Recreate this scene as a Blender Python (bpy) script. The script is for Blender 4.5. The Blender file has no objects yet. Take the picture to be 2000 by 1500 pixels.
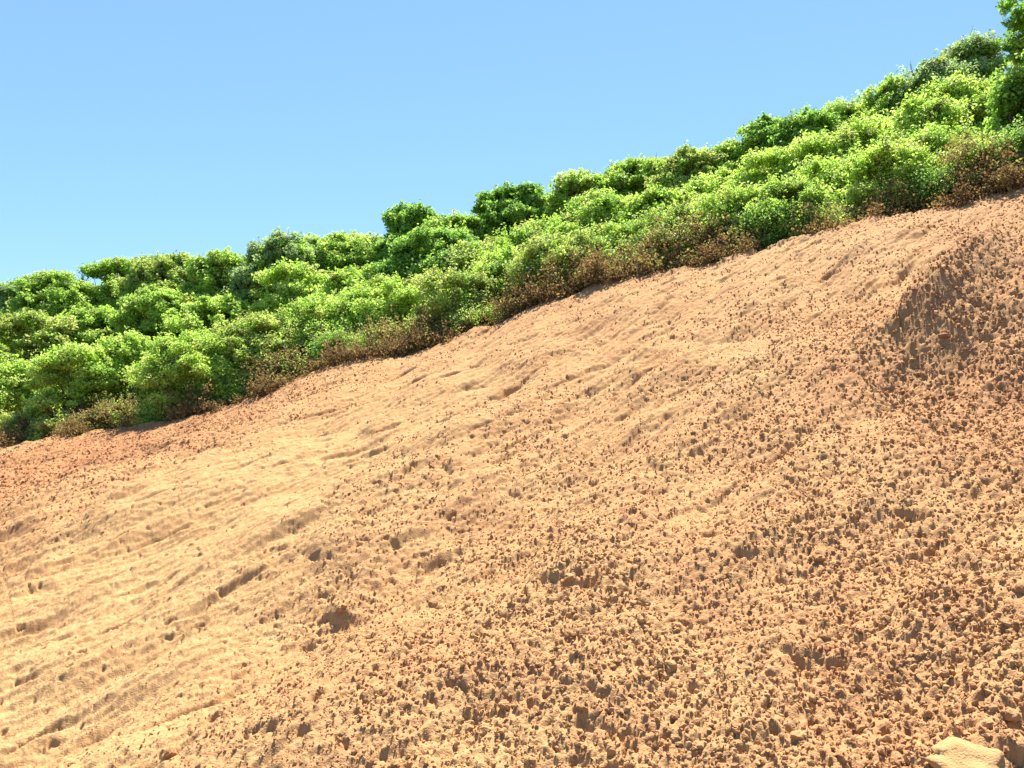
import bpy, math, random
import numpy as np
from mathutils import Vector

# ---------------------------------------------------------------- camera, sky, sun, exposure
S = bpy.context.scene
col = S.collection
F = 1600.0            # focal length in pixels of a 2000 px wide picture
EYE = 1.6
cam_d = bpy.data.cameras.new('camera')
cam_d.sensor_width = 36.0
cam_d.lens = 36.0 * F / 2000.0
cam_d.clip_start = 0.05
cam_d.clip_end = 5000
cam = bpy.data.objects.new('camera', cam_d)
cam.location = (0, 0, EYE)
cam.rotation_euler = (math.radians(90), 0, 0)
col.objects.link(cam)
S.camera = cam

SUN_EL = math.radians(59)
SUN_AZ = math.radians(16)   # clockwise from +Y (the view direction): from ahead and a little to the right
W = bpy.data.worlds.new('World')
S.world = W
W.use_nodes = True
nt = W.node_tree
nt.nodes.clear()
sky = nt.nodes.new('ShaderNodeTexSky')
sky.sky_type = 'NISHITA'
sky.sun_disc = False
sky.sun_elevation = SUN_EL
sky.sun_rotation = SUN_AZ
sky.altitude = 300
sky.air_density = 1.0
sky.dust_density = 0.0
sky.ozone_density = 1.0
bg = nt.nodes.new('ShaderNodeBackground')
bg.inputs['Strength'].default_value = 0.112
wo = nt.nodes.new('ShaderNodeOutputWorld')
tint = nt.nodes.new('ShaderNodeMix'); tint.data_type = 'RGBA'; tint.blend_type = 'MULTIPLY'; tint.inputs[0].default_value = 1.0
tint.inputs[7].default_value = (0.65, 1.00, 1.42, 1)      # the clean cyan blue of that day's air
gam = nt.nodes.new('ShaderNodeGamma'); gam.inputs[1].default_value = 0.5
nt.links.new(sky.outputs[0], gam.inputs[0])
nt.links.new(gam.outputs[0], tint.inputs[6])
nt.links.new(tint.outputs[2], bg.inputs[0])
nt.links.new(bg.outputs[0], wo.inputs[0])

sun_d = bpy.data.lights.new('sun', 'SUN')
sun_d.energy = 5.0
sun_d.angle = math.radians(0.5)
sun_d.color = (1.0, 0.94, 0.84)
sun = bpy.data.objects.new('sun', sun_d)
d = Vector((math.sin(SUN_AZ) * math.cos(SUN_EL), math.cos(SUN_AZ) * math.cos(SUN_EL), math.sin(SUN_EL)))
sun.rotation_euler = d.to_track_quat('Z', 'Y').to_euler()
sun.location = (-20, -8, 30)
col.objects.link(sun)

S.view_settings.view_transform = 'Standard'
S.view_settings.look = 'None'
S.view_settings.gamma = 1.0
S.view_settings.exposure = 1.62
S.cycles.max_bounces = 6
S.cycles.transparent_max_bounces = 6

# ---------------------------------------------------------------- noise
def _hash(ix, iy, k):
    h = (ix.astype(np.int64) * 374761393 + iy.astype(np.int64) * 668265263 + k * 1274126177) & 0xFFFFFFFF
    h = ((h ^ (h >> 13)) * 1103515245) & 0xFFFFFFFF
    h = ((h ^ (h >> 15)) * 2246822519) & 0xFFFFFFFF
    return ((h ^ (h >> 16)) & 0xFFFFFF) / float(0x1000000)

def noise(x, y, k=0):
    ix = np.floor(x); iy = np.floor(y)
    fx = x - ix; fy = y - iy
    ix = ix.astype(np.int64); iy = iy.astype(np.int64)
    ux = fx * fx * fx * (fx * (fx * 6 - 15) + 10); uy = fy * fy * fy * (fy * (fy * 6 - 15) + 10)
    def g(dx, dy):
        a = _hash(ix + dx, iy + dy, k) * 2 * np.pi
        return np.cos(a) * (fx - dx) + np.sin(a) * (fy - dy)
    a = g(0, 0) * (1 - ux) + g(1, 0) * ux
    b = g(0, 1) * (1 - ux) + g(1, 1) * ux
    return 1.5 * (a * (1 - uy) + b * uy)

def fbm(x, y, k=0, n=4):
    s = 0; a = 1.0
    for i in range(n):
        s = s + a * noise(x * 2 ** i + 17.3 * i, y * 2 ** i - 9.1 * i, k + i)
        a *= 0.5
    return s

def domes(x, y, k):
    """Lumps like clods: a rounded dome of its own height in each cell of a jittered lattice, sharp gaps between."""
    ix = np.floor(x).astype(np.int64); iy = np.floor(y).astype(np.int64)
    best = np.zeros_like(x)
    for dx in (-1, 0, 1):
        for dy in (-1, 0, 1):
            cx = ix + dx; cy = iy + dy
            px = cx + 0.1 + 0.8 * _hash(cx, cy, k)
            py = cy + 0.1 + 0.8 * _hash(cx, cy, k + 1)
            r = 0.35 + 0.5 * _hash(cx, cy, k + 2)
            hgt = (0.35 + 0.65 * _hash(cx, cy, k + 3)) * r
            an = _hash(cx, cy, k + 4) * np.pi
            st = 0.65 + 0.35 * _hash(cx, cy, k + 5)
            ex = (x - px) * np.cos(an) + (y - py) * np.sin(an)
            ey = (-(x - px) * np.sin(an) + (y - py) * np.cos(an)) / st
            q = 1 - (ex * ex + ey * ey) / (r * r)
            best = np.maximum(best, hgt * np.maximum(q, 0) ** .38)
    return best

def holes(x, y, k, chance):
    """Small deep holes between clods, each of its own size, in about CHANCE of the cells."""
    ix = np.floor(x).astype(np.int64); iy = np.floor(y).astype(np.int64)
    best = np.zeros_like(x)
    for dx in (-1, 0, 1):
        for dy in (-1, 0, 1):
            cx = ix + dx; cy = iy + dy
            px = cx + 0.1 + 0.8 * _hash(cx, cy, k)
            py = cy + 0.1 + 0.8 * _hash(cx, cy, k + 1)
            a = 0.16 + 0.30 * _hash(cx, cy, k + 2) ** 2
            st = 0.45 + 0.45 * _hash(cx, cy, k + 3)
            an = -0.3 + 0.9 * (_hash(cx, cy, k + 4) - .5)
            ex = (x - px) * np.cos(an) + (y - py) * np.sin(an)
            ey = (-(x - px) * np.sin(an) + (y - py) * np.cos(an)) / st
            q = np.clip(1 - np.sqrt(ex * ex + ey * ey) / a, 0, 1)
            q = np.clip(q * 2.2, 0, 1)
            best = np.maximum(best, np.where(_hash(cx, cy, k + 5) < chance, a * q, 0))
    return best

# ---------------------------------------------------------------- lie of the land
CREST = [(-400, 950, 18.5), (0, 872, 16.2), (130, 850, 15.8), (300, 826, 15.3), (400, 808, 15.0), (500, 778, 14.8), (620, 722, 14.5), (700, 703, 14.2),
         (800, 690, 13.9), (880, 662, 13.7), (960, 636, 13.4), (1040, 596, 13.2), (1130, 570, 13.0), (1200, 547, 12.8), (1300, 531, 12.6),
         (1400, 510, 12.3), (1500, 482, 12.1), (1600, 452, 11.9), (1700, 428, 11.7), (1800, 414, 11.5), (1860, 400, 11.3), (1930, 384, 11.1), (2000, 370, 11.0), (2400, 270, 10.6)]
CX = np.array([(u - 1000) / F * Y for u, v, Y in CREST])
CY = np.array([Y for u, v, Y in CREST])
CZ = np.array([EYE + (750 - v) / F * Y for u, v, Y in CREST])
A, B, C0 = 0.21, 0.262, -0.88

def plane(x, y):
    return C0 + A * x + B * y
def crest_y(x):
    return np.interp(x, CX, CY) + np.where(x < CX[0], (CX[0] - x) * 0.1, 0)
CORR = CZ - plane(CX, CY)
def crest_corr(x):
    return np.interp(x, CX, CORR)

def base_h(x, y):
    yc = crest_y(x)
    w = np.clip(1 - (yc - y) / 7.0, 0, 1)
    w = w * w * (3 - 2 * w)
    return plane(x, y) + crest_corr(x) * w

def to_ground(u, v):
    """The point of the slope seen at a pixel of the photograph."""
    ys = np.concatenate([np.linspace(1.2, 8, 800), np.linspace(8, 20, 900)])
    xs = (u - 1000) / F * ys
    zs = EYE + (750 - v) / F * ys
    h = soil_h(xs, ys, False)
    k = np.argmax(h >= zs)
    if not (h >= zs).any():
        k = int(np.argmin(zs - h))
    return xs[k], ys[k]

def spots(x, y):
    num_r = np.full_like(x, 0.02 * 0.5); num_c = np.zeros_like(x); den = np.full_like(x, 0.02)
    for sx, sy, r, c in SP:
        s = 0.10 * sy + 0.05
        w = np.exp(-((x - sx) ** 2 + ((y - sy) * 0.55) ** 2) / (2 * s * s)) + 1e-4
        num_r += w * r; num_c += w * c; den += w
    return num_r / den * 1.05, np.clip(num_c / den * 1.1, -1, 1.0)

def lips(x, y):
    out = np.zeros_like(x)
    wob = 0.05 * noise(x * 5, y * 5, 91) + 0.02 * noise(x * 17, y * 17, 92)
    for pts, drop, wd, lp in LIPW:
        sel = np.nonzero((x > min(p[0] for p in pts) - 1.2) & (x < max(p[0] for p in pts) + 1.2) & (y > min(p[1] for p in pts) - 1.6) & (y < max(p[1] for p in pts) + 1.6))[0]
        if not len(sel): continue
        X = x[sel]; Y = y[sel]
        bd = np.full_like(X, 9.0); sg = np.zeros_like(X); en = np.zeros_like(X)
        L = 0; segs = []
        for (x0, y0), (x1, y1) in zip(pts[:-1], pts[1:]):
            l = math.hypot(x1 - x0, y1 - y0); segs.append((x0, y0, x1, y1, L, l)); L += l
        for x0, y0, x1, y1, L0, l in segs:
            tx, ty = (x1 - x0) / max(l, 1e-6), (y1 - y0) / max(l, 1e-6)
            t = np.clip((X - x0) * tx + (Y - y0) * ty, 0, l)
            dx = X - x0 - t * tx; dy = Y - y0 - t * ty
            dd = np.hypot(dx, dy)
            m = dd < bd
            bd = np.where(m, dd, bd)
            cr = tx * dy - ty * dx          # > 0: left of the line
            sg = np.where(m, np.sign(cr + 1e-9), sg)
            en = np.where(m, np.minimum(t + L0, L - (t + L0)), en)
        s = -sg * bd + wob[sel] * 1.6
        taper = np.clip(en / (0.15 * L + 1e-6), 0, 1)
        prof = np.where(s > 0, drop * np.exp(-s / (wd * 1.6)) * np.clip(s / 0.07, 0, 1), -lp * np.exp(s / (wd * 1.2)))
        out[sel] += 1.3 * prof * taper * np.clip(.75 + .9 * noise(X * 3, Y * 3, 93), .1, 1.3)
    return out

def soil_h(x, y, fine=True):
    h = base_h(x, y)
    yc = crest_y(x)
    # broad swells and the furrows of the dug slope, running uphill to the right
    fu = (x * 0.62 - y * 0.78); al = (x * 0.78 + y * 0.62)
    near = np.clip((yc - y) / 2.5, 0.15, 1)
    h = h + near * (0.16 * noise(al * 0.35, fu * 0.75, 5) + 0.09 * noise(al * 0.8, fu * 1.8, 6) + 0.05 * noise(al * 1.7, fu * 3.6, 7))
    # the heap at the right
    def ss(a): a = np.clip(a, 0, 1); return a * a * (3 - 2 * a)
    nz_ = .08 * noise(x * 1.6, y * 1.6, 8) + .05 * noise(x * 5, y * 5, 9)
    hs = np.interp(x, [3.3, 3.45, 4.06, 4.38, 5.2, 6.5], [7.35, 7.55, 8.0, 8.1, 8.3, 8.6]) - y + nz_
    hx = np.interp(3.38 + (x + nz_ * .6 - 3.38) / (1 + 1.6 * np.clip(7.6 - y, 0, 3)), [3.38, 3.62, 3.95, 4.6, 6, 8], [0, .32, .44, .48, .42, .2])
    h = h + hx * ss((hs + .1) / .22) * ss((2.9 - hs) / 2.6)
    if fine:
        r, c = spots(x, y)
        r = np.clip(r + (0.18 * noise(x * 1.3, y * 1.0, 20) + .14 * noise(x * 4, y * 3, 27)) * np.clip(r * 2 - .1, .15, 1), 0.05, 1.2)
        h = h + lips(x, y)
        wx = x + 0.02 * noise(x * 22, y * 22, 31); wy = y + 0.02 * noise(x * 22, y * 22, 32)
        lod = np.clip(y / 5.0, 0.8, 2.6)      # the far clods of this slope are bigger
        big = domes(wx / 0.21, wy / 0.21, 40) * 0.040 * np.clip(r - 0.5, 0, 1)
        mid = domes(wx / 0.078, wy / 0.070, 50) * 0.025 * np.clip(r - .1, 0, 1.1)
        small = domes(wx / 0.038, wy / 0.033, 60) * 0.015 * (0.35 + r)
        tiny = noise(x * 55, y * 45, 70) * 0.006 + noise(al * 14, fu * 34, 71) * 0.010
        hole = -.34 * .8 * holes(wx / .11, wy / .11, 110, np.clip(r - .3, .02, .7)) * .26 - .10 * holes(wx / .055, wy / .055, 120, np.clip(r - .1, .05, .8))
        rare = -.12 * holes(x / .30 + .35 * noise(x * 8, y * 8, 130) + .15 * noise(x * 25, y * 25, 133), y / .30 + .35 * noise(x * 8, y * 8, 134), 131, np.clip(.7 * (r - .55), 0, .4))
        pits = hole + rare
        streak = noise(al * 1.3, fu * 7, 95) * 0.028 + noise(al * 3.2, fu * 16, 96) * 0.020 - np.maximum(noise(al * 1.5 + 4, fu * 6.5 + .3 * noise(x * 5, y * 5, 100), 98) - .3, 0) * .16
        edge = 0.05 * noise(x * 2.2, y * 2.2, 97) + .03 * noise(x * 7, y * 7, 99)
        h = h + big + mid + small + tiny + pits + streak * np.clip(1.1 - r, 0, 1) + edge * np.clip(1 - (yc - y) / 1.0, 0, 1)
        # behind the crest the heap falls away
        b = np.clip(y - yc, 0, 3)
        h = h - 0.55 * b
        return h, r, c
    b = np.clip(y - yc, 0, 3)
    return h - 0.55 * b

# roughness (0 = worn smooth, 1 = big clods) and soil colour (-1 pale yellow, +1 red) at spots of the slope
SPOTS = [  # u, v, rough, red
    (60, 930, .50, .75), (250, 900, .50, .8), (380, 860, .55, .7), (120, 1010, .5, .5), (20, 1080, .3, 0), (420, 930, .10, -.7),
    (250, 1010, .12, -.6), (180, 1130, .3, .3), (100, 1230, .2, -.5), (300, 1180, .2, -.2), (60, 1350, .25, -.6), (200, 1430, .35, -.3),
    (520, 800, .5, .3), (620, 760, .45, .2), (560, 880, .12, -.6), (560, 1000, .15, -.5), (450, 1100, .25, -.1), (600, 1080, .35, .3),
    (750, 780, .2, -.3), (850, 700, .3, .2), (960, 700, .25, -.2), (1100, 620, .35, .5), (1250, 590, .3, .15), (1400, 560, .3, .1), (1120, 680, .4, .4),
    (1000, 760, .15, -.3), (1180, 700, .15, 0), (1350, 660, .4, .5), (1500, 640, .2, -.4), (1600, 600, .2, -.1), (1600, 520, .4, .3), (1800, 470, .45, .35), (1950, 420, .5, .45),
    (900, 900, .8, .5), (1050, 850, .45, 0), (1250, 780, .35, -.25), (1450, 720, .3, -.3), (1650, 700, .8, .5), (1750, 535, .15, -.5), (1850, 500, .2, -.4), (1680, 600, .12, -.5), (1960, 465, .3, 0), (1850, 620, 1.2, .9), (1950, 560, 1.2, 1), (1800, 600, 1.2, .8), (1900, 700, 1.2, 1), (1750, 760, .9, .4),
    (1900, 780, 1, .6), (1300, 900, .7, .6), (1500, 860, .6, .2), (1700, 900, .75, .1), (1950, 950, .8, .5), (1450, 1000, .7, .0), (1650, 1040, .8, .6), (1850, 1060, .75, -.3),
    (700, 1000, .45, -.1), (800, 1120, .55, .3), (1000, 1050, .65, .1), (1200, 1100, .8, -.1), (1400, 1180, .75, .3), (1600, 1200, .7, .35), (1800, 1250, .85, .5), (1960, 1350, 1.0, .3),
    (700, 1250, .7, .6), (900, 1250, .8, 0), (1100, 1300, 1, .1), (1300, 1350, .9, .2), (1500, 1400, .95, .1), (1700, 1450, 1, .15), (400, 1300, .45, .1), (550, 1420, .6, .1), (800, 1430, .7, -.1), (1000, 1450, .9, 0), (300, 1480, .5, -.2)]
SP = np.array([to_ground(u, v) + (r, c) for u, v, r, c in SPOTS])

# edges and small banks: the soil stands up on the left of each line and breaks away on its right
LIPS = [  # points in the photograph, drop, width, lip
    ([(1725, 640), (1745, 615), (1775, 578), (1812, 546), (1865, 527)], .08, .2, .03),
    ([(630, 1230), (655, 1185), (675, 1150), (697, 1108)], .09, .16, .03),
    ([(1180, 742), (1240, 705), (1280, 676), (1315, 655)], .10, .22, .03),
    ([(-80, 1095), (0, 1062), (120, 1020), (230, 965), (330, 925), (440, 865)], .05, .5, .01),
    ([(550, 952), (600, 930), (656, 902)], .05, .12, .02),
    ([(85, 1236), (150, 1224), (230, 1205)], .05, .10, .02),
    ([(60, 1112), (100, 1100), (120, 1095)], .08, .14, .02),
    ([(455, 1130), (475, 1105)], .07, .10, .02),
    ([(580, 1065), (640, 1030), (680, 1010)], .05, .20, .02),
    ([(1540, 515), (1590, 485), (1650, 462)], .06, .25, .02),
    ([(690, 850), (760, 815), (800, 790)], .04, .25, .02),
    ([(1090, 705), (1115, 690), (1135, 672)], .07, .18, .02),
    ([(1740, 1085), (1830, 1068), (1930, 1075)], .06, .12, .03),
    ([(1830, 1120), (1880, 1100), (1960, 1105), (2010, 1120)], .10, .14, .02),
    ([(1260, 905), (1300, 885), (1320, 870)], .07, .16, .02),
    ([(840, 960), (860, 930), (880, 900)], .06, .2, .02),
    ([(1935, 1425), (1965, 1450), (2010, 1455)], .06, .06, .01)]
LIPW = [([to_ground(u, v) for u, v in pts], dr, wd, lp) for pts, dr, wd, lp in LIPS]

def hill_h(x, y):
    yc = crest_y(x)
    dd = y - yc
    zc = plane(x, yc) + crest_corr(x)
    up = np.clip(dd - 0.7, 0, 9)
    back = zc - 0.35 + 0.33 * up
    front = base_h(x, y) - 0.6
    t = np.clip((dd + 0.5) / 1.0, 0, 1)
    return front * (1 - t) + back * t

# ---------------------------------------------------------------- mesh helpers
def mesh_from(name, verts, faces, smooth=False):
    """faces: int array (n, 3) or (n, 4)"""
    me = bpy.data.meshes.new(name)
    n, k = faces.shape
    me.vertices.add(len(verts)); me.vertices.foreach_set('co', np.ascontiguousarray(verts, dtype=np.float32).ravel())
    me.loops.add(n * k); me.loops.foreach_set('vertex_index', np.ascontiguousarray(faces, dtype=np.int32).ravel())
    me.polygons.add(n); me.polygons.foreach_set('loop_start', np.arange(0, n * k, k, dtype=np.int32))
    me.polygons.foreach_set('use_smooth', np.full(n, smooth))
    me.update(calc_edges=True)
    return me

def attr(me, name, values, domain='POINT'):
    a = me.attributes.new(name, 'FLOAT', domain)
    a.data.foreach_set('value', np.ascontiguousarray(values, dtype=np.float32))

def link(name, me, mat, parent=None, label=None, cat=None, group=None, kind=None):
    o = bpy.data.objects.new(name, me)
    if mat: me.materials.append(mat)
    col.objects.link(o)
    if parent: o.parent = parent
    for k, v in (('label', label), ('category', cat), ('group', group), ('kind', kind)):
        if v: o[k] = v
    return o

def grid_faces(nr, nc):
    i = np.arange(nr - 1)[:, None] * nc + np.arange(nc - 1)[None, :]
    return np.stack([i, i + 1, i + nc + 1, i + nc], -1).reshape(-1, 4)

# ---------------------------------------------------------------- materials
def ramp(nodes, stops):
    r = nodes.new('ShaderNodeValToRGB')
    e = r.color_ramp.elements
    while len(e) < len(stops): e.new(0.5)
    for el, (p, c) in zip(e, stops):
        el.position = p; el.color = (*c, 1)
    return r

def soil_material(name, clod=False):
    m = bpy.data.materials.new(name); m.use_nodes = True
    n = m.node_tree.nodes; L = m.node_tree.links
    p = n['Principled BSDF']; p.inputs['Roughness'].default_value = 0.95
    p.inputs['Specular IOR Level'].default_value = 0.1
    tc = n.new('ShaderNodeTexCoord')
    at = n.new('ShaderNodeAttribute'); at.attribute_name = 'red'
    nz = n.new('ShaderNodeTexNoise'); nz.inputs['Scale'].default_value = 1.6; nz.inputs['Detail'].default_value = 6; nz.inputs['Roughness'].default_value = .65
    L.new(tc.outputs['Object'], nz.inputs['Vector'])
    m1 = n.new('ShaderNodeMath'); m1.operation = 'MULTIPLY_ADD'; m1.inputs[1].default_value = 0.36; m1.inputs[2].default_value = 0.112
    L.new(at.outputs['Fac'], m1.inputs[0])
    m2 = n.new('ShaderNodeMath'); m2.operation = 'MULTIPLY_ADD'; m2.inputs[1].default_value = 0.62
    L.new(nz.outputs['Fac'], m2.inputs[0]); L.new(m1.outputs[0], m2.inputs[2])
    n2 = n.new('ShaderNodeTexNoise'); n2.inputs['Scale'].default_value = 26; n2.inputs['Detail'].default_value = 4; n2.inputs['Roughness'].default_value = .7
    L.new(tc.outputs['Object'], n2.inputs['Vector'])
    m3 = n.new('ShaderNodeMath'); m3.operation = 'MULTIPLY_ADD'; m3.inputs[1].default_value = 0.5
    L.new(n2.outputs['Fac'], m3.inputs[0])
    s3 = n.new('ShaderNodeMath'); s3.operation = 'SUBTRACT'; s3.inputs[1].default_value = 0.25
    L.new(m2.outputs[0], s3.inputs[0]); L.new(s3.outputs[0], m3.inputs[2])
    r = ramp(n, [(0.0, (.43, .268, .120)), (0.35, (.405, .236, .103)), (0.55, (.375, .200, .088)), (0.75, (.315, .148, .066)), (1.0, (.22, .085, .042))])
    L.new(m3.outputs[0], r.inputs[0])
    L.new(r.outputs[0], p.inputs['Base Color'])
    n3 = n.new('ShaderNodeTexNoise'); n3.inputs['Scale'].default_value = 120; n3.inputs['Detail'].default_value = 3
    L.new(tc.outputs['Object'], n3.inputs['Vector'])
    bp = n.new('ShaderNodeBump'); bp.inputs['Strength'].default_value = 0.7; bp.inputs['Distance'].default_value = 0.010
    L.new(n3.outputs['Fac'], bp.inputs['Height']); L.new(bp.outputs[0], p.inputs['Normal'])
    return m

def leaf_material(name, stops, trans=0.35, rough=0.55):
    m = bpy.data.materials.new(name); m.use_nodes = True
    n = m.node_tree.nodes; L = m.node_tree.links
    p = n['Principled BSDF']; p.inputs['Roughness'].default_value = rough
    p.inputs['Specular IOR Level'].default_value = 0.3
    at = n.new('ShaderNodeAttribute'); at.attribute_name = 'tone'
    r = ramp(n, stops)
    L.new(at.outputs['Fac'], r.inputs[0]); L.new(r.outputs[0], p.inputs['Base Color'])
    t = n.new('ShaderNodeBsdfTranslucent'); L.new(r.outputs[0], t.inputs['Color'])
    mx = n.new('ShaderNodeMixShader'); mx.inputs[0].default_value = trans
    L.new(p.outputs[0], mx.inputs[1]); L.new(t.outputs[0], mx.inputs[2])
    L.new(mx.outputs[0], n['Material Output'].inputs['Surface'])
    return m

def plain_material(name, c1, c2, scale=9):
    m = bpy.data.materials.new(name); m.use_nodes = True
    n = m.node_tree.nodes; L = m.node_tree.links
    p = n['Principled BSDF']; p.inputs['Roughness'].default_value = 0.9; p.inputs['Specular IOR Level'].default_value = 0.15
    tc = n.new('ShaderNodeTexCoord'); nz = n.new('ShaderNodeTexNoise'); nz.inputs['Scale'].default_value = scale; nz.inputs['Detail'].default_value = 5
    L.new(tc.outputs['Object'], nz.inputs['Vector'])
    r = ramp(n, [(0.3, c1), (0.7, c2)]); L.new(nz.outputs['Fac'], r.inputs[0]); L.new(r.outputs[0], p.inputs['Base Color'])
    return m

M_SOIL = soil_material('dug soil')
M_HILL = plain_material('hill ground', (.05, .035, .015), (.17, .09, .04), 1.5)
M_STEM = plain_material('stem bark', (.10, .065, .04), (.24, .17, .11), 14)
M_LEAF = {
    'bright': leaf_material('bright leaves', [(0, (.26, .42, .06)), (.35, (.42, .62, .08)), (.7, (.55, .72, .12)), (1, (.66, .78, .22))], .5),
    'mid':    leaf_material('green leaves', [(0, (.20, .35, .055)), (.4, (.34, .53, .07)), (.75, (.47, .65, .11)), (1, (.58, .70, .20))], .5),
    'dark':   leaf_material('dark leaves', [(0, (.10, .22, .04)), (.5, (.20, .40, .055)), (.8, (.31, .54, .08)), (1, (.44, .62, .15))], .45),
    'olive':  leaf_material('olive leaves', [(0, (.20, .26, .07)), (.4, (.34, .42, .09)), (.75, (.48, .54, .13)), (1, (.58, .58, .20))], .48),
    'grey':   leaf_material('grey green leaves', [(0, (.16, .24, .10)), (.4, (.27, .40, .15)), (.75, (.38, .52, .22)), (1, (.50, .58, .34))], .45),
    'dry':    leaf_material('dry leaves', [(0, (.13, .075, .03)), (.35, (.25, .15, .055)), (.6, (.34, .23, .08)), (.8, (.36, .33, .09)), (1, (.36, .38, .09))], .40, .8)}

# ---------------------------------------------------------------- the ground
NR, NC = 1350, 1750
t = np.linspace(0, 1, NR)
yy = 1.7 + (18.9 - 1.7) * (0.42 * t + 0.58 * t ** 2.1)
th = np.linspace(-0.80, 0.80, NC)
Y2 = np.repeat(yy[:, None], NC, 1)
X2 = (Y2 + 3.0) * th[None, :] * (1 - 0.16 * np.clip((Y2 - 4) / 12, 0, 1))
x = X2.ravel(); y = Y2.ravel()
h, rr, cc = soil_h(x, y)
me = mesh_from('soil_slope', np.stack([x, y, h], 1), grid_faces(NR, NC), smooth=True)
attr(me, 'red', cc)
link('soil_slope', me, M_SOIL, label='bare slope of freshly dug orange soil rising to the right', kind='structure')

gx = np.concatenate([-np.geomspace(900, 40, 14), np.linspace(-36, 36, 100), np.geomspace(40, 900, 14)])
gy = np.concatenate([-np.geomspace(900, 10, 14), np.linspace(-8, 40, 90), np.geomspace(44, 1500, 16)])
GX, GY = np.meshgrid(gx, gy)
hz = hill_h(np.clip(GX, -30, 24), np.clip(GY, -8, 40)).ravel()
me = mesh_from('hillside', np.stack([GX.ravel(), GY.ravel(), hz], 1), grid_faces(len(gy), len(gx)), smooth=True)
link('hillside', me, M_HILL, label='brown ground of the hillside under the shrubs', kind='structure')

# loose clods lying all over the slope: nobody could count them
rng = np.random.default_rng(7)
def ico():
    import bmesh
    bm = bmesh.new(); bmesh.ops.create_icosphere(bm, subdivisions=1, radius=1.0)
    v = np.array([q.co[:] for q in bm.verts]); bm.verts.index_update()
    f = np.array([[q.index for q in fa.verts] for fa in bm.faces]); bm.free()
    return v, f
IV, IF = ico()
def rand_rot(n, g):
    q = g.normal(size=(n, 4)); q /= np.linalg.norm(q, axis=1)[:, None]
    w, a, b, c = q.T
    return np.stack([1 - 2 * (b * b + c * c), 2 * (a * b - c * w), 2 * (a * c + b * w), 2 * (a * b + c * w), 1 - 2 * (a * a + c * c), 2 * (b * c - a * w),
                     2 * (a * c - b * w), 2 * (b * c + a * w), 1 - 2 * (a * a + b * b)], 1).reshape(n, 3, 3)
NCL = 290000
cy = 1.9 + (16.2 - 1.9) * rng.random(NCL) ** 1.1
cx = (cy + 1.2) * rng.uniform(-0.72, 0.72, NCL)
ch, cr_, cc_ = soil_h(cx, cy)
keep = (rng.random(NCL) < np.clip(cr_ * 1.45 - 0.38, 0.012, 1)) & (cy < crest_y(cx) - 0.05)
cx, cy, ch, cr_, cc_ = cx[keep], cy[keep], ch[keep], cr_[keep], cc_[keep]
n = len(cx)
sz = (0.0055 + 0.015 * rng.random(n) ** 3.0 * (0.05 + 1.15 * cr_ ** 1.5)) * np.clip(cy / 6, 0.85, 1.7)
R = rand_rot(n, rng)
sc = np.stack([rng.uniform(.75, 1.4, n), rng.uniform(.6, 1.0, n), rng.uniform(.5, .9, n)], 1)
V = IV[None] * (1 + 0.22 * rng.normal(size=(n, len(IV), 1))) * sc[:, None, :] * sz[:, None, None]
V = np.einsum('nij,nvj->nvi', R, V)
V += np.stack([cx, cy, ch + sz * 0.1], 1)[:, None, :]
Fc = IF[None] + (np.arange(n) * len(IV))[:, None, None]
me = mesh_from('loose_soil', V.reshape(-1, 3), Fc.reshape(-1, 3))
attr(me, 'red', np.repeat(cc_ + rng.normal(0, .35, n), len(IV)))
link('loose_soil', me, M_SOIL, label='loose crumbs of orange soil lying all over the slope', kind='stuff', cat='loose soil')

# ---------------------------------------------------------------- big single clods
import bmesh
def clod(u, v, size, label, flat=.7, red=0., sink=.3):
    gx_, gy_ = to_ground(u, v)
    r = size / F * gy_ / 2 * (.7 if size < 100 else 1)
    g = np.random.default_rng(int(u * 7 + v))
    bm = bmesh.new(); bmesh.ops.create_icosphere(bm, subdivisions=4, radius=1.0)
    P = np.array([q.co[:] for q in bm.verts]); bm.verts.index_update()
    fcs = np.array([[q.index for q in fa.verts] for fa in bm.faces]); bm.free()
    k = int(g.integers(0, 1000))
    d1 = fbm(P[:, 0] * 1.3 + P[:, 2] * 1.1 + 5, P[:, 1] * 1.3 - P[:, 2] * .9, k, 3)
    d2 = domes(P[:, 0] * 3.3 + P[:, 2] * 2 + 9, P[:, 1] * 3.3 + P[:, 2] * 2.2 + 4, k + 9)
    for _ in range(3 if size > 100 else 7):                       # broken flat faces
        nrm = g.normal(size=3); nrm /= np.linalg.norm(nrm)
        dd_ = P @ nrm; P = P - np.clip(dd_ - g.uniform(.55, .8), 0, 1)[:, None] * nrm * .85
    P = P * (1 + .22 * d1 + .16 * d2)[:, None] * np.array([g.uniform(.95, 1.25), g.uniform(.8, 1.0), flat]) * r
    hh = float(soil_h(np.array([gx_]), np.array([gy_]))[0][0])
    me = mesh_from('soil_clod', P, fcs, smooth=True)
    attr(me, 'red', np.full(len(P), red))
    o = link('soil_clod', me, M_SOIL, label=label, cat='soil clod', group='large clods on the soil slope')
    o.location = (gx_, gy_, hh + r * flat * (.3 - sink * .7))
    o.rotation_euler = (0, 0, g.uniform(0, 6.28))
    return o

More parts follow.
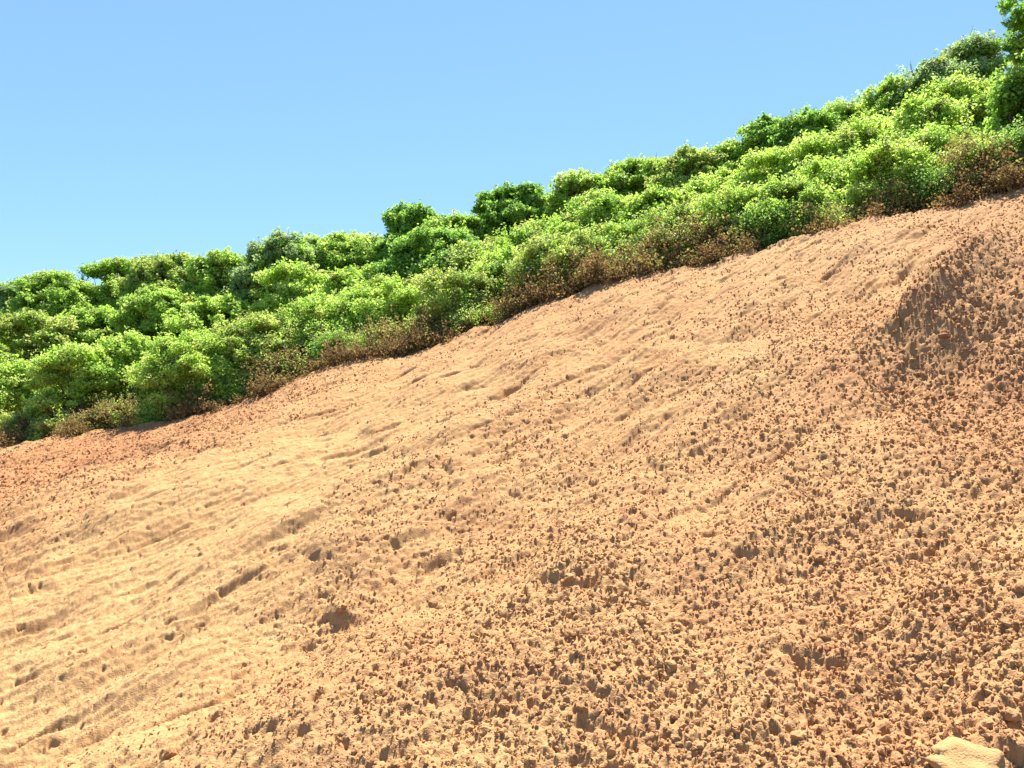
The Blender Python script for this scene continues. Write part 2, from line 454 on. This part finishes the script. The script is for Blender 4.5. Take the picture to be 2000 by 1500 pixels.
clod(1890, 1500, 150, 'pale flat lump of earth at the bottom right corner of the slope', .5, -.35, .75)
clod(1975, 1410, 45, 'clod at the right edge just above the pale flat lump', .8, .4)
clod(1885, 1100, 75, 'wide clod overhanging the long dark hollow near the right edge', .5, .3)
clod(1600, 1100, 34, 'small clod beside a dark pit left of the long dark hollow', .8, .2)
clod(1310, 1305, 42, 'clod above the deep dark pit low on the slope right of centre', .7, .1)
clod(950, 1430, 46, 'knobbly clod between two dark holes at the bottom centre', .8, 0)
clod(985, 1385, 34, 'smaller clod directly above the dark holes at the bottom centre', .8, .1)
clod(838, 1262, 36, 'lone clod below the small earth bank at the middle of the slope', .7, .2)
clod(1115, 1135, 34, 'clod in the cluster of dark pits in the centre of the slope', .8, .1)
clod(335, 1470, 44, 'clod alone at the bottom edge on the left side of the slope', .7, .4)
clod(668, 1215, 30, 'clod at the foot of the short steep earth bank', .8, .4)
clod(1990, 1160, 46, 'clod at the right edge just below the long dark hollow', .8, .4)
clod(1560, 1450, 44, 'rounded clod near the bottom edge left of the pale flat lump', .7, .3)
clod(1930, 1270, 40, 'dark clod near the right edge halfway between hollow and pale lump', .8, .6)
clod(1845, 665, 26, 'pinkish clod on the dark heap at the upper right', .8, .9)

# ---------------------------------------------------------------- shrubs
def tube(pts, rad, sides=5):
    pts = np.array(pts); vs = []; fs = []
    for i, p in enumerate(pts):
        a = pts[min(i + 1, len(pts) - 1)] - pts[max(i - 1, 0)]
        a = a / (np.linalg.norm(a) + 1e-9)
        s = np.cross(a, [0.3, 0.9, 0.1]); s /= np.linalg.norm(s) + 1e-9; b = np.cross(a, s)
        for k in range(sides):
            w = 2 * math.pi * k / sides
            vs.append(p + rad[i] * (math.cos(w) * s + math.sin(w) * b))
    for i in range(len(pts) - 1):
        for k in range(sides):
            q = i * sides + k; q2 = i * sides + (k + 1) % sides
            fs.append((q, q2, q2 + sides, q + sides))
    return np.array(vs), np.array(fs)

def leaves(P, Nrm, size, g, long_=1.6):
    """one bent rhombus per leaf"""
    n = len(P)
    a = g.normal(size=(n, 3)); a -= (a * Nrm).sum(1)[:, None] * Nrm
    a /= np.linalg.norm(a, axis=1)[:, None] + 1e-9
    b = np.cross(Nrm, a)
    s = size[:, None]
    v0 = P - a * s * long_ / 2; v2 = P + a * s * long_ / 2 - Nrm * s * .22
    v1 = P + b * s * .5 + Nrm * s * .12; v3 = P - b * s * .5 + Nrm * s * .12
    return np.stack([v0, v1, v2, v3], 1).reshape(-1, 3)

MIX = {'bright': ('mid', 'olive'), 'mid': ('bright', 'olive'), 'dark': ('mid', 'mid'), 'olive': ('bright', 'mid'), 'grey': ('mid', 'olive'), 'dry': ('olive', 'mid')}
def shrub(u, vtop, half, dist, kind, label, name='shrub', cat='shrub', group='green shrubs on the hillside', dens=1.0, leaf=.062, loose=0.0, base_drop=0.0, lowest=.1):
    yc0 = float(crest_y(np.array([(u - 1000) / F * 14.0]))[0])
    if dist > 1.5 and name == 'shrub': dist = dist + .9 * math.sin(u * 12.9898 + vtop * 4.1)
    Y = yc0 + dist
    for _ in range(4):
        X = (u - 1000) / F * Y
        Y = float(crest_y(np.array([X]))[0]) + dist
    X = (u - 1000) / F * Y
    zb = float(hill_h(np.array([X]), np.array([Y]))[0]) - base_drop
    zt = EYE + (750 - vtop) / F * Y
    H = max(zt - zb, .35)
    Rx = half / F * Y * 1.3
    Ry = min(max(Rx * .85, .4), 1.3)
    g = np.random.default_rng(abs(hash((int(u), int(vtop), int(dist * 10)))) % (2 ** 31))
    root = bpy.data.objects.new(name, None)
    root.location = (X, Y, zb); root.empty_display_size = .3
    root['label'] = label; root['category'] = cat; root['group'] = group
    col.objects.link(root)
    # lobes of the crown
    nl = int((26 + 20 * Rx * H) * (1.5 if dist > 6 else 1))
    lob = []
    for i in range(nl):
        w = g.uniform(0, 2 * math.pi); q = math.sqrt(g.random())
        px, py = q * math.cos(w), q * math.sin(w)
        topz = math.sqrt(max(0, 1 - .6 * q * q))
        zz = g.uniform(lowest, 1.0) ** .6
        lr = g.choice([.10, .14, .19, .26]) * g.uniform(.85, 1.2) * min(1.0, .55 + .35 * Rx)
        lob.append((px * Rx * .92, py * Ry * .92, max(.12, H * topz * zz - lr * .9), lr))
    for q_ in (-.5, -.15, .2, .5): lob.append((q_ * Rx + g.uniform(-.1, .1), g.uniform(-.2, .2), H * (1 - .25 * q_ * q_) - .25 - g.uniform(0, .1), .25))
    P = []; Nn = []; T = []
    for lx, ly, lz, lr in lob:
        m = int(dens * 5000 * lr * lr * 4)
        dv = g.normal(size=(m, 3)); dv /= np.linalg.norm(dv, axis=1)[:, None]
        rad = lr * (g.random(m) ** .8) * 1.3 * (1 + loose * g.random(m)) * (1 + .35 * noise(dv[:, 0] * 2 + lx * 5, dv[:, 1] * 2 + dv[:, 2] * 2 + ly * 5, 3))
        pp = dv * rad[:, None] * np.array([g.uniform(1., 1.5), 1.15, g.uniform(.5, .8)]) + np.array([lx, ly, lz])
        nn = dv * .5 + np.array([0, 0, .7]) + g.normal(size=(m, 3)) * .55
        nn /= np.linalg.norm(nn, axis=1)[:, None]
        P.append(pp); Nn.append(nn)
        T.append(np.clip(g.normal(.52, .16) + g.normal(0, .20, m), 0, 1))
    # sprigs reaching out of the crown
    ns = int(90 * (Rx + H) * (1 + loose))
    sp_pts = []
    for i in range(ns):
        lx, ly, lz, lr = lob[int(g.integers(0, len(lob)))]
        dv = g.normal(size=3); dv[2] = abs(dv[2]) * .9 + .25; dv /= np.linalg.norm(dv)
        ln = g.uniform(.06, .22) * (1 + loose)
        m = int(g.integers(7, 15)); tt = g.random(m) ** .7
        pp = np.array([lx, ly, lz]) + dv * (lr * .7 + tt[:, None] * ln) + g.normal(size=(m, 3)) * .025
        nn = g.normal(size=(m, 3)) * .6 + np.array([0, 0, .7]); nn /= np.linalg.norm(nn, axis=1)[:, None]
        P.append(pp); Nn.append(nn); T.append(np.clip(g.normal(.6, .16, m), 0, 1))
        sp_pts.append((np.array([lx, ly, lz]), np.array([lx, ly, lz]) + dv * (lr * .7 + ln)))
    P = np.concatenate(P); Nn = np.concatenate(Nn); T = np.concatenate(T)
    # gaps: thin the crown where a coarse noise is low
    kp = noise(P[:, 0] * 3.1 + X, P[:, 2] * 3.1 + P[:, 1] * 1.7, 12) > -.36 + .2 * loose
    kp &= P[:, 2] > .03
    P, Nn, T = P[kp], Nn[kp], T[kp]
    size = .64 * leaf * g.uniform(.55, 1.3, len(P)) * min(max(Y / 16, .9), 1.35)
    V = leaves(P, Nn, size, g)
    Fq = np.arange(len(P) * 4).reshape(-1, 4)
    me = mesh_from('foliage', V, Fq)
    attr(me, 'tone', np.repeat(np.clip(T + .22 * noise(P[:, 0] * 2.3 + X, P[:, 2] * 2.3 + P[:, 1] * 1.3, 15), 0, 1), 4))
    fo = link('foliage', me, M_LEAF[kind], root)
    o1, o2 = MIX[kind]
    me.materials.append(M_LEAF[o1]); me.materials.append(M_LEAF[o2])
    pn = noise(P[:, 0] * 2.9 + X * 3, P[:, 2] * 2.9 + P[:, 1] * 2, 16) + g.normal(0, .22, len(P))
    mi = np.where(pn > .34, 1, np.where(pn < -.42, 2, 0)).astype(np.int32)
    me.polygons.foreach_set('material_index', mi)
    # stems fan out from the base into the lobes
    VV = []; FF = []; off = 0
    pick = lob if len(lob) < 16 else [lob[i] for i in g.choice(len(lob), 16, replace=False)]
    for i, (lx, ly, lz, lr) in enumerate(pick):
        b0 = np.array([g.uniform(-.08, .08), g.uniform(-.08, .08), -.15])
        e = np.array([lx, ly, lz + lr * .5])
        p1 = b0 * .6 + e * .4 + g.normal(size=3) * .07 - np.array([lx, ly, 0]) * .16
        p2 = b0 * .25 + e * .75 + g.normal(size=3) * .06
        v_, f_ = tube([b0, p1, p2, e], [.028, .019, .012, .004])
        VV.append(v_); FF.append(f_ + off); off += len(v_)
    for a_, b_ in sp_pts[::2]:
        v_, f_ = tube([a_, (a_ + b_) / 2 + g.normal(size=3) * .015, b_], [.008, .006, .003], 3)
        VV.append(v_); FF.append(f_ + off); off += len(v_)
    link('stem', mesh_from('stem', np.concatenate(VV), np.concatenate(FF), True), M_STEM, root)
    return root

BACK = [
 (12, 545, 50, 'grey', 'thin grey-green shrub cut by the left edge on the skyline'),
 (105, 522, 72, 'mid', 'round shrub with ragged top, second on the skyline from the left edge'),
 (228, 498, 68, 'mid', 'low green shrub on the skyline right of the first dip'),
 (335, 485, 72, 'olive', 'olive-green domed shrub on the skyline, left of the flat stretch'),
 (435, 482, 62, 'mid', 'flat-topped green shrub on the skyline just left of the grey-green step'),
 (550, 450, 66, 'grey', 'grey-green shrub where the skyline first steps up'),
 (675, 447, 92, 'mid', 'wide even shrub on the skyline left of the tall dark sprigs'),
 (806, 394, 52, 'dark', 'dark shrub with sprigs sticking up above its neighbours left of centre'),
 (895, 410, 52, 'mid', 'small light shrub on the skyline right of the dark sprigs'),
 (1012, 357, 72, 'dark', 'round dark green shrub standing proud of the skyline at centre'),
 (1148, 325, 60, 'mid', 'domed shrub on the skyline just right of the round dark one'),
 (1255, 303, 68, 'mid', 'green shrub on the skyline above the pale yellow-green slope at right of centre'),
 (1355, 284, 60, 'olive', 'low olive shrub on the skyline between two green ones'),
 (1430, 270, 48, 'mid', 'little shrub on the skyline left of the dark broad-leaved pair'),
 (1505, 224, 46, 'dark', 'left one of the dark broad-leaved pair on the skyline'),
 (1578, 212, 46, 'dark', 'right one of the dark broad-leaved pair on the skyline'),
 (1655, 190, 56, 'bright', 'light green shrub on the skyline right of the dark pair'),
 (1745, 150, 60, 'mid', 'green shrub with a tiny sprig on the steep skyline at the right'),
 (1832, 108, 56, 'grey', 'grey-green shrub high on the skyline near the right edge'),
 (1905, 66, 52, 'grey', 'sparse grey shrub on the skyline beside the dark tree at the right edge')]
for u, v, hw, k, lb in BACK:
    shrub(u, v, hw, 7.6, k, lb, lowest=.15, dens=1.2, leaf=.060 if k != 'dark' else .07, loose=.25 if k == 'grey' else .1)
MIDR = [
 (50, 605, 80, 'olive', 'olive shrub below the skyline at the left edge'),
 (180, 585, 80, 'mid', 'green shrub in the middle of the thicket, second from the left'),
 (310, 565, 80, 'mid', 'shadowed green shrub under the olive dome of the skyline'),
 (440, 560, 78, 'bright', 'yellow-green shrub in the middle of the thicket under the flat-topped one'),
 (575, 525, 78, 'bright', 'light green shrub below the first step of the skyline'),
 (700, 500, 74, 'bright', 'broad light green shrub below the wide even one'),
 (845, 450, 78, 'dark', 'vivid deep green shrub below the dark sprigs'),
 (960, 445, 66, 'olive', 'dull olive shrub left below the round dark one'),
 (1065, 415, 74, 'mid', 'green shrub directly below the round dark one'),
 (1185, 380, 74, 'mid', 'green shrub in mid-thicket right of centre, under the domed one'),
 (1300, 345, 74, 'bright', 'light green shrub in mid-thicket below the low olive one'),
 (1410, 325, 72, 'bright', 'light green shrub in mid-thicket below the dark pair, left side'),
 (1520, 295, 70, 'bright', 'bright yellow-green shrub directly below the dark pair'),
 (1620, 255, 70, 'bright', 'bright shrub in mid-thicket with pale leaf tips right of the dark pair'),
 (1715, 215, 70, 'bright', 'bright yellow-green shrub high in the thicket toward the right'),
 (1805, 170, 68, 'bright', 'light green shrub in the upper thicket left of the grey-brown bush'),
 (1885, 130, 62, 'bright', 'tall light shrub left of the dark tree at the right edge')]
for u, v, hw, k, lb in MIDR:
    shrub(u, v + 16 * math.sin(u * 5.1), hw * (1 + .2 * math.sin(u * 9.7)), 4.5, k, lb, leaf=.064)
FRONT = [
 (20, 690, 75, 'bright', 'bright green shrub at the soil edge cut by the left edge'),
 (150, 672, 80, 'bright', 'bright leafy shrub at the soil edge, second from the left'),
 (275, 640, 84, 'bright', 'large yellow-green shrub above the dry brown patch at the left'),
 (400, 625, 82, 'bright', 'yellow-green shrub over the long dark shadow at the left'),
 (520, 600, 80, 'olive', 'olive shrub at the soil edge with brown lower leaves'),
 (640, 560, 78, 'mid', 'green shrub with dark hollow underneath left of centre'),
 (760, 520, 82, 'bright', 'pale green big shrub at the soil edge left of centre'),
 (885, 520, 70, 'olive', 'olive shrub at the soil edge above the reddish brush'),
 (1000, 465, 80, 'bright', 'pale green shrub with a thin bent stem showing beneath at centre'),
 (1115, 450, 74, 'olive', 'yellowish olive shrub at the soil edge right of centre'),
 (1230, 420, 76, 'mid', 'green shrub at the soil edge above a brown bramble'),
 (1345, 385, 74, 'olive', 'olive shrub above the large rusty bramble'),
 (1450, 355, 74, 'bright', 'light shrub above the black shadow right of centre'),
 (1550, 335, 74, 'mid', 'green shrub with dark hollow beneath between two brown bushes'),
 (1650, 300, 72, 'mid', 'dark-based green shrub left of the grey-brown bush'),
 (1745, 265, 70, 'bright', 'light green shrub at the soil edge on the right'),
 (1835, 240, 60, 'mid', 'narrow green shrub between the light one and the grey-brown bush')]
for u, v, hw, k, lb in FRONT:
    shrub(u, v + 12 * math.sin(u * 3.3), hw * (1 + .2 * math.sin(u * 7.7)), 2.1, k, lb, leaf=.058, lowest=.28)
DRY = [
 (30, 790, 50, 'olive', 'small dull bush on the soil edge at the left edge'),
 (115, 780, 52, 'olive', 'low olive bush on the soil edge, second from the left'),
 (225, 775, 50, 'dry', 'dry orange-brown bush on the soil edge at the left'),
 (350, 745, 50, 'dark', 'dark low bush in the long shadow at the left'),
 (455, 712, 48, 'dark', 'dark low bush at the right end of the long shadow'),
 (560, 660, 52, 'dry', 'dry brown bush on the soil edge below the olive shrub'),
 (670, 640, 46, 'dark', 'dark low bush in the hollow left of centre'),
 (765, 620, 52, 'dry', 'rusty brown bramble left of centre on the soil edge'),
 (865, 600, 48, 'dry', 'reddish brown bramble just left of centre'),
 (955, 575, 44, 'olive', 'yellowish low bush with bent pale twig at centre'),
 (1045, 535, 46, 'dry', 'brown low bush at the soil edge just right of centre'),
 (1130, 510, 44, 'dry', 'thin brown bush on the soil edge above the small ledge'),
 (1215, 485, 46, 'dry', 'brown bramble below the green shrub right of centre'),
 (1310, 425, 56, 'dry', 'large rusty brown bramble, left half'),
 (1400, 405, 54, 'dry', 'large rusty brown bramble, right half beside the black shadow'),
 (1500, 400, 44, 'dark', 'dark low bush right of the large rusty bramble'),
 (1600, 385, 48, 'olive', 'dull low bush on the soil edge with brown twigs at its foot'),
 (1690, 370, 44, 'dry', 'low red-brown bush on the soil edge toward the right'),
 (1765, 345, 40, 'dry', 'small rusty bush left of the narrow dark one'),
 (1822, 330, 34, 'dark', 'narrow dark bush at the foot of the grey-brown bush'),
 (1900, 245, 54, 'dry', 'tall grey-brown twiggy bush beside the dark tree')]
for u, v, hw, k, lb in DRY:
    shrub(u, v + (14 if k != 'dark' else 0) + 8 * math.sin(u), hw * (1 + .25 * math.sin(u * 3.7)), .85, k, lb, name='dry_bush' if k == 'dry' else 'low_bush', cat='bush', group='low bushes along the soil edge', leaf=.045, loose=.55 if k == 'dry' else .3, dens=.85)
shrub(2012, -25, 40, 2.0, 'dark', 'tall dark green tree cut by the right edge', name='tree', cat='tree', group=None or 'trees', leaf=.085, dens=.9)

shrub(1998, 160, 38, 1.9, 'dark', 'dark green undergrowth in front of the dark tree at the right edge', lowest=.05, leaf=.07)
shrub(1950, 262, 46, 1.0, 'olive', 'olive brush at the foot of the dark tree at the right edge', name='low_bush', cat='bush', group='low bushes along the soil edge', leaf=.045, loose=.3)
shrub(2010, 230, 50, .95, 'dark', 'dark low bush cut by the right edge under the tree', name='low_bush', cat='bush', group='low bushes along the soil edge', leaf=.05, loose=.3)

# ---------------------------------------------------------------- dry brush and roots hanging along the soil edge, nobody could count it
g = np.random.default_rng(99)
VV = []; FF = []; off = 0; P = []; Nn = []; T = []
for k in range(1900):
    X = g.uniform(-12.5, 8.5)
    dens_here = .34 + 1.5 * float(noise(np.array([X * 1.1]), np.array([3.3]), 55)[0]) + .022 * (X + 12)
    if g.random() > dens_here: continue
    yc_ = float(crest_y(np.array([X]))[0])
    Y = yc_ + g.uniform(-.12, .75)
    zb = float(soil_h(np.array([X]), np.array([Y]))[0][0]) if Y < yc_ + .3 else float(hill_h(np.array([X]), np.array([Y]))[0])
    Ht = g.uniform(.10, .42) * (1.6 if Y > yc_ + .2 else .7) * min(1.5, .6 + dens_here * .8)
    b0 = np.array([X, Y, zb - .03])
    for q in range(int(g.integers(2, 5))):
        dv = np.array([g.normal(0, .5), g.normal(0, .4), 1.0]); dv /= np.linalg.norm(dv)
        mid_ = b0 + dv * Ht * .5 + g.normal(size=3) * .03
        e = b0 + dv * Ht + np.array([g.normal(0, .09), g.normal(0, .06), -.03])
        v_, f_ = tube([b0, mid_, e], [.006, .0045, .002], 3)
        VV.append(v_); FF.append(f_ + off); off += len(v_)
        m = int(g.integers(14, 34))
        tt = g.random(m)[:, None]
        P.append(mid_ * (1 - tt) + e * tt + g.normal(size=(m, 3)) * .05)
        nn = g.normal(size=(m, 3)) + np.array([0, 0, .5]); nn /= np.linalg.norm(nn, axis=1)[:, None]
        Nn.append(nn); T.append(np.clip(g.normal(.42, .2) + g.normal(0, .14, m), 0, 1))
P = np.concatenate(P); Nn = np.concatenate(Nn); T = np.concatenate(T)
V1 = leaves(P, Nn, .032 * g.uniform(.5, 1.3, len(P)), g)
V2 = np.concatenate(VV); F2 = np.concatenate(FF)
me = mesh_from('dry_brush', np.concatenate([V1, V2]), np.concatenate([np.arange(len(V1)).reshape(-1, 4), F2 + len(V1)]))
attr(me, 'tone', np.concatenate([np.repeat(T, 4), np.full(len(V2), .3)]))
o = link('dry_brush', me, M_LEAF['dry'], label='thin strip of dry brown brush and twigs growing along the top edge of the soil', cat='dry brush', kind='stuff')
me.materials.append(M_STEM)
me.polygons.foreach_set('material_index', np.concatenate([np.zeros(len(V1) // 4), np.ones(len(F2))]).astype(np.int32))

# the thicket goes on past both ends of the picture
for i, (u, v, dist, k) in enumerate([(-90, 560, 7.2, 'mid'), (-100, 630, 4.2, 'bright'), (-110, 720, 2.0, 'olive'), (-230, 590, 7.4, 'mid'), (-250, 660, 4.4, 'bright'), (-260, 750, 2.0, 'mid'),
                                     (-400, 620, 7.2, 'mid'), (-420, 700, 4.4, 'mid'), (-430, 790, 2.0, 'bright'), (2110, 20, 5.5, 'mid'), (2130, 130, 2.5, 'mid'), (2250, 0, 5.0, 'bright'), (2270, 110, 2.2, 'mid')]):
    side = 'left' if u < 0 else 'right'
    step = ('first', 'second', 'third')[i // 3 if u < 0 else (i - 9) // 2]
    row = 'at the soil edge' if dist < 3 else 'in mid-thicket' if dist < 5.2 and u < 0 else 'in the back row'
    shrub(u, v, 100, dist, k, f'{step} green shrub {row} past the {side} edge of the photo', dens=.6, group='shrubs past the edge of the view')
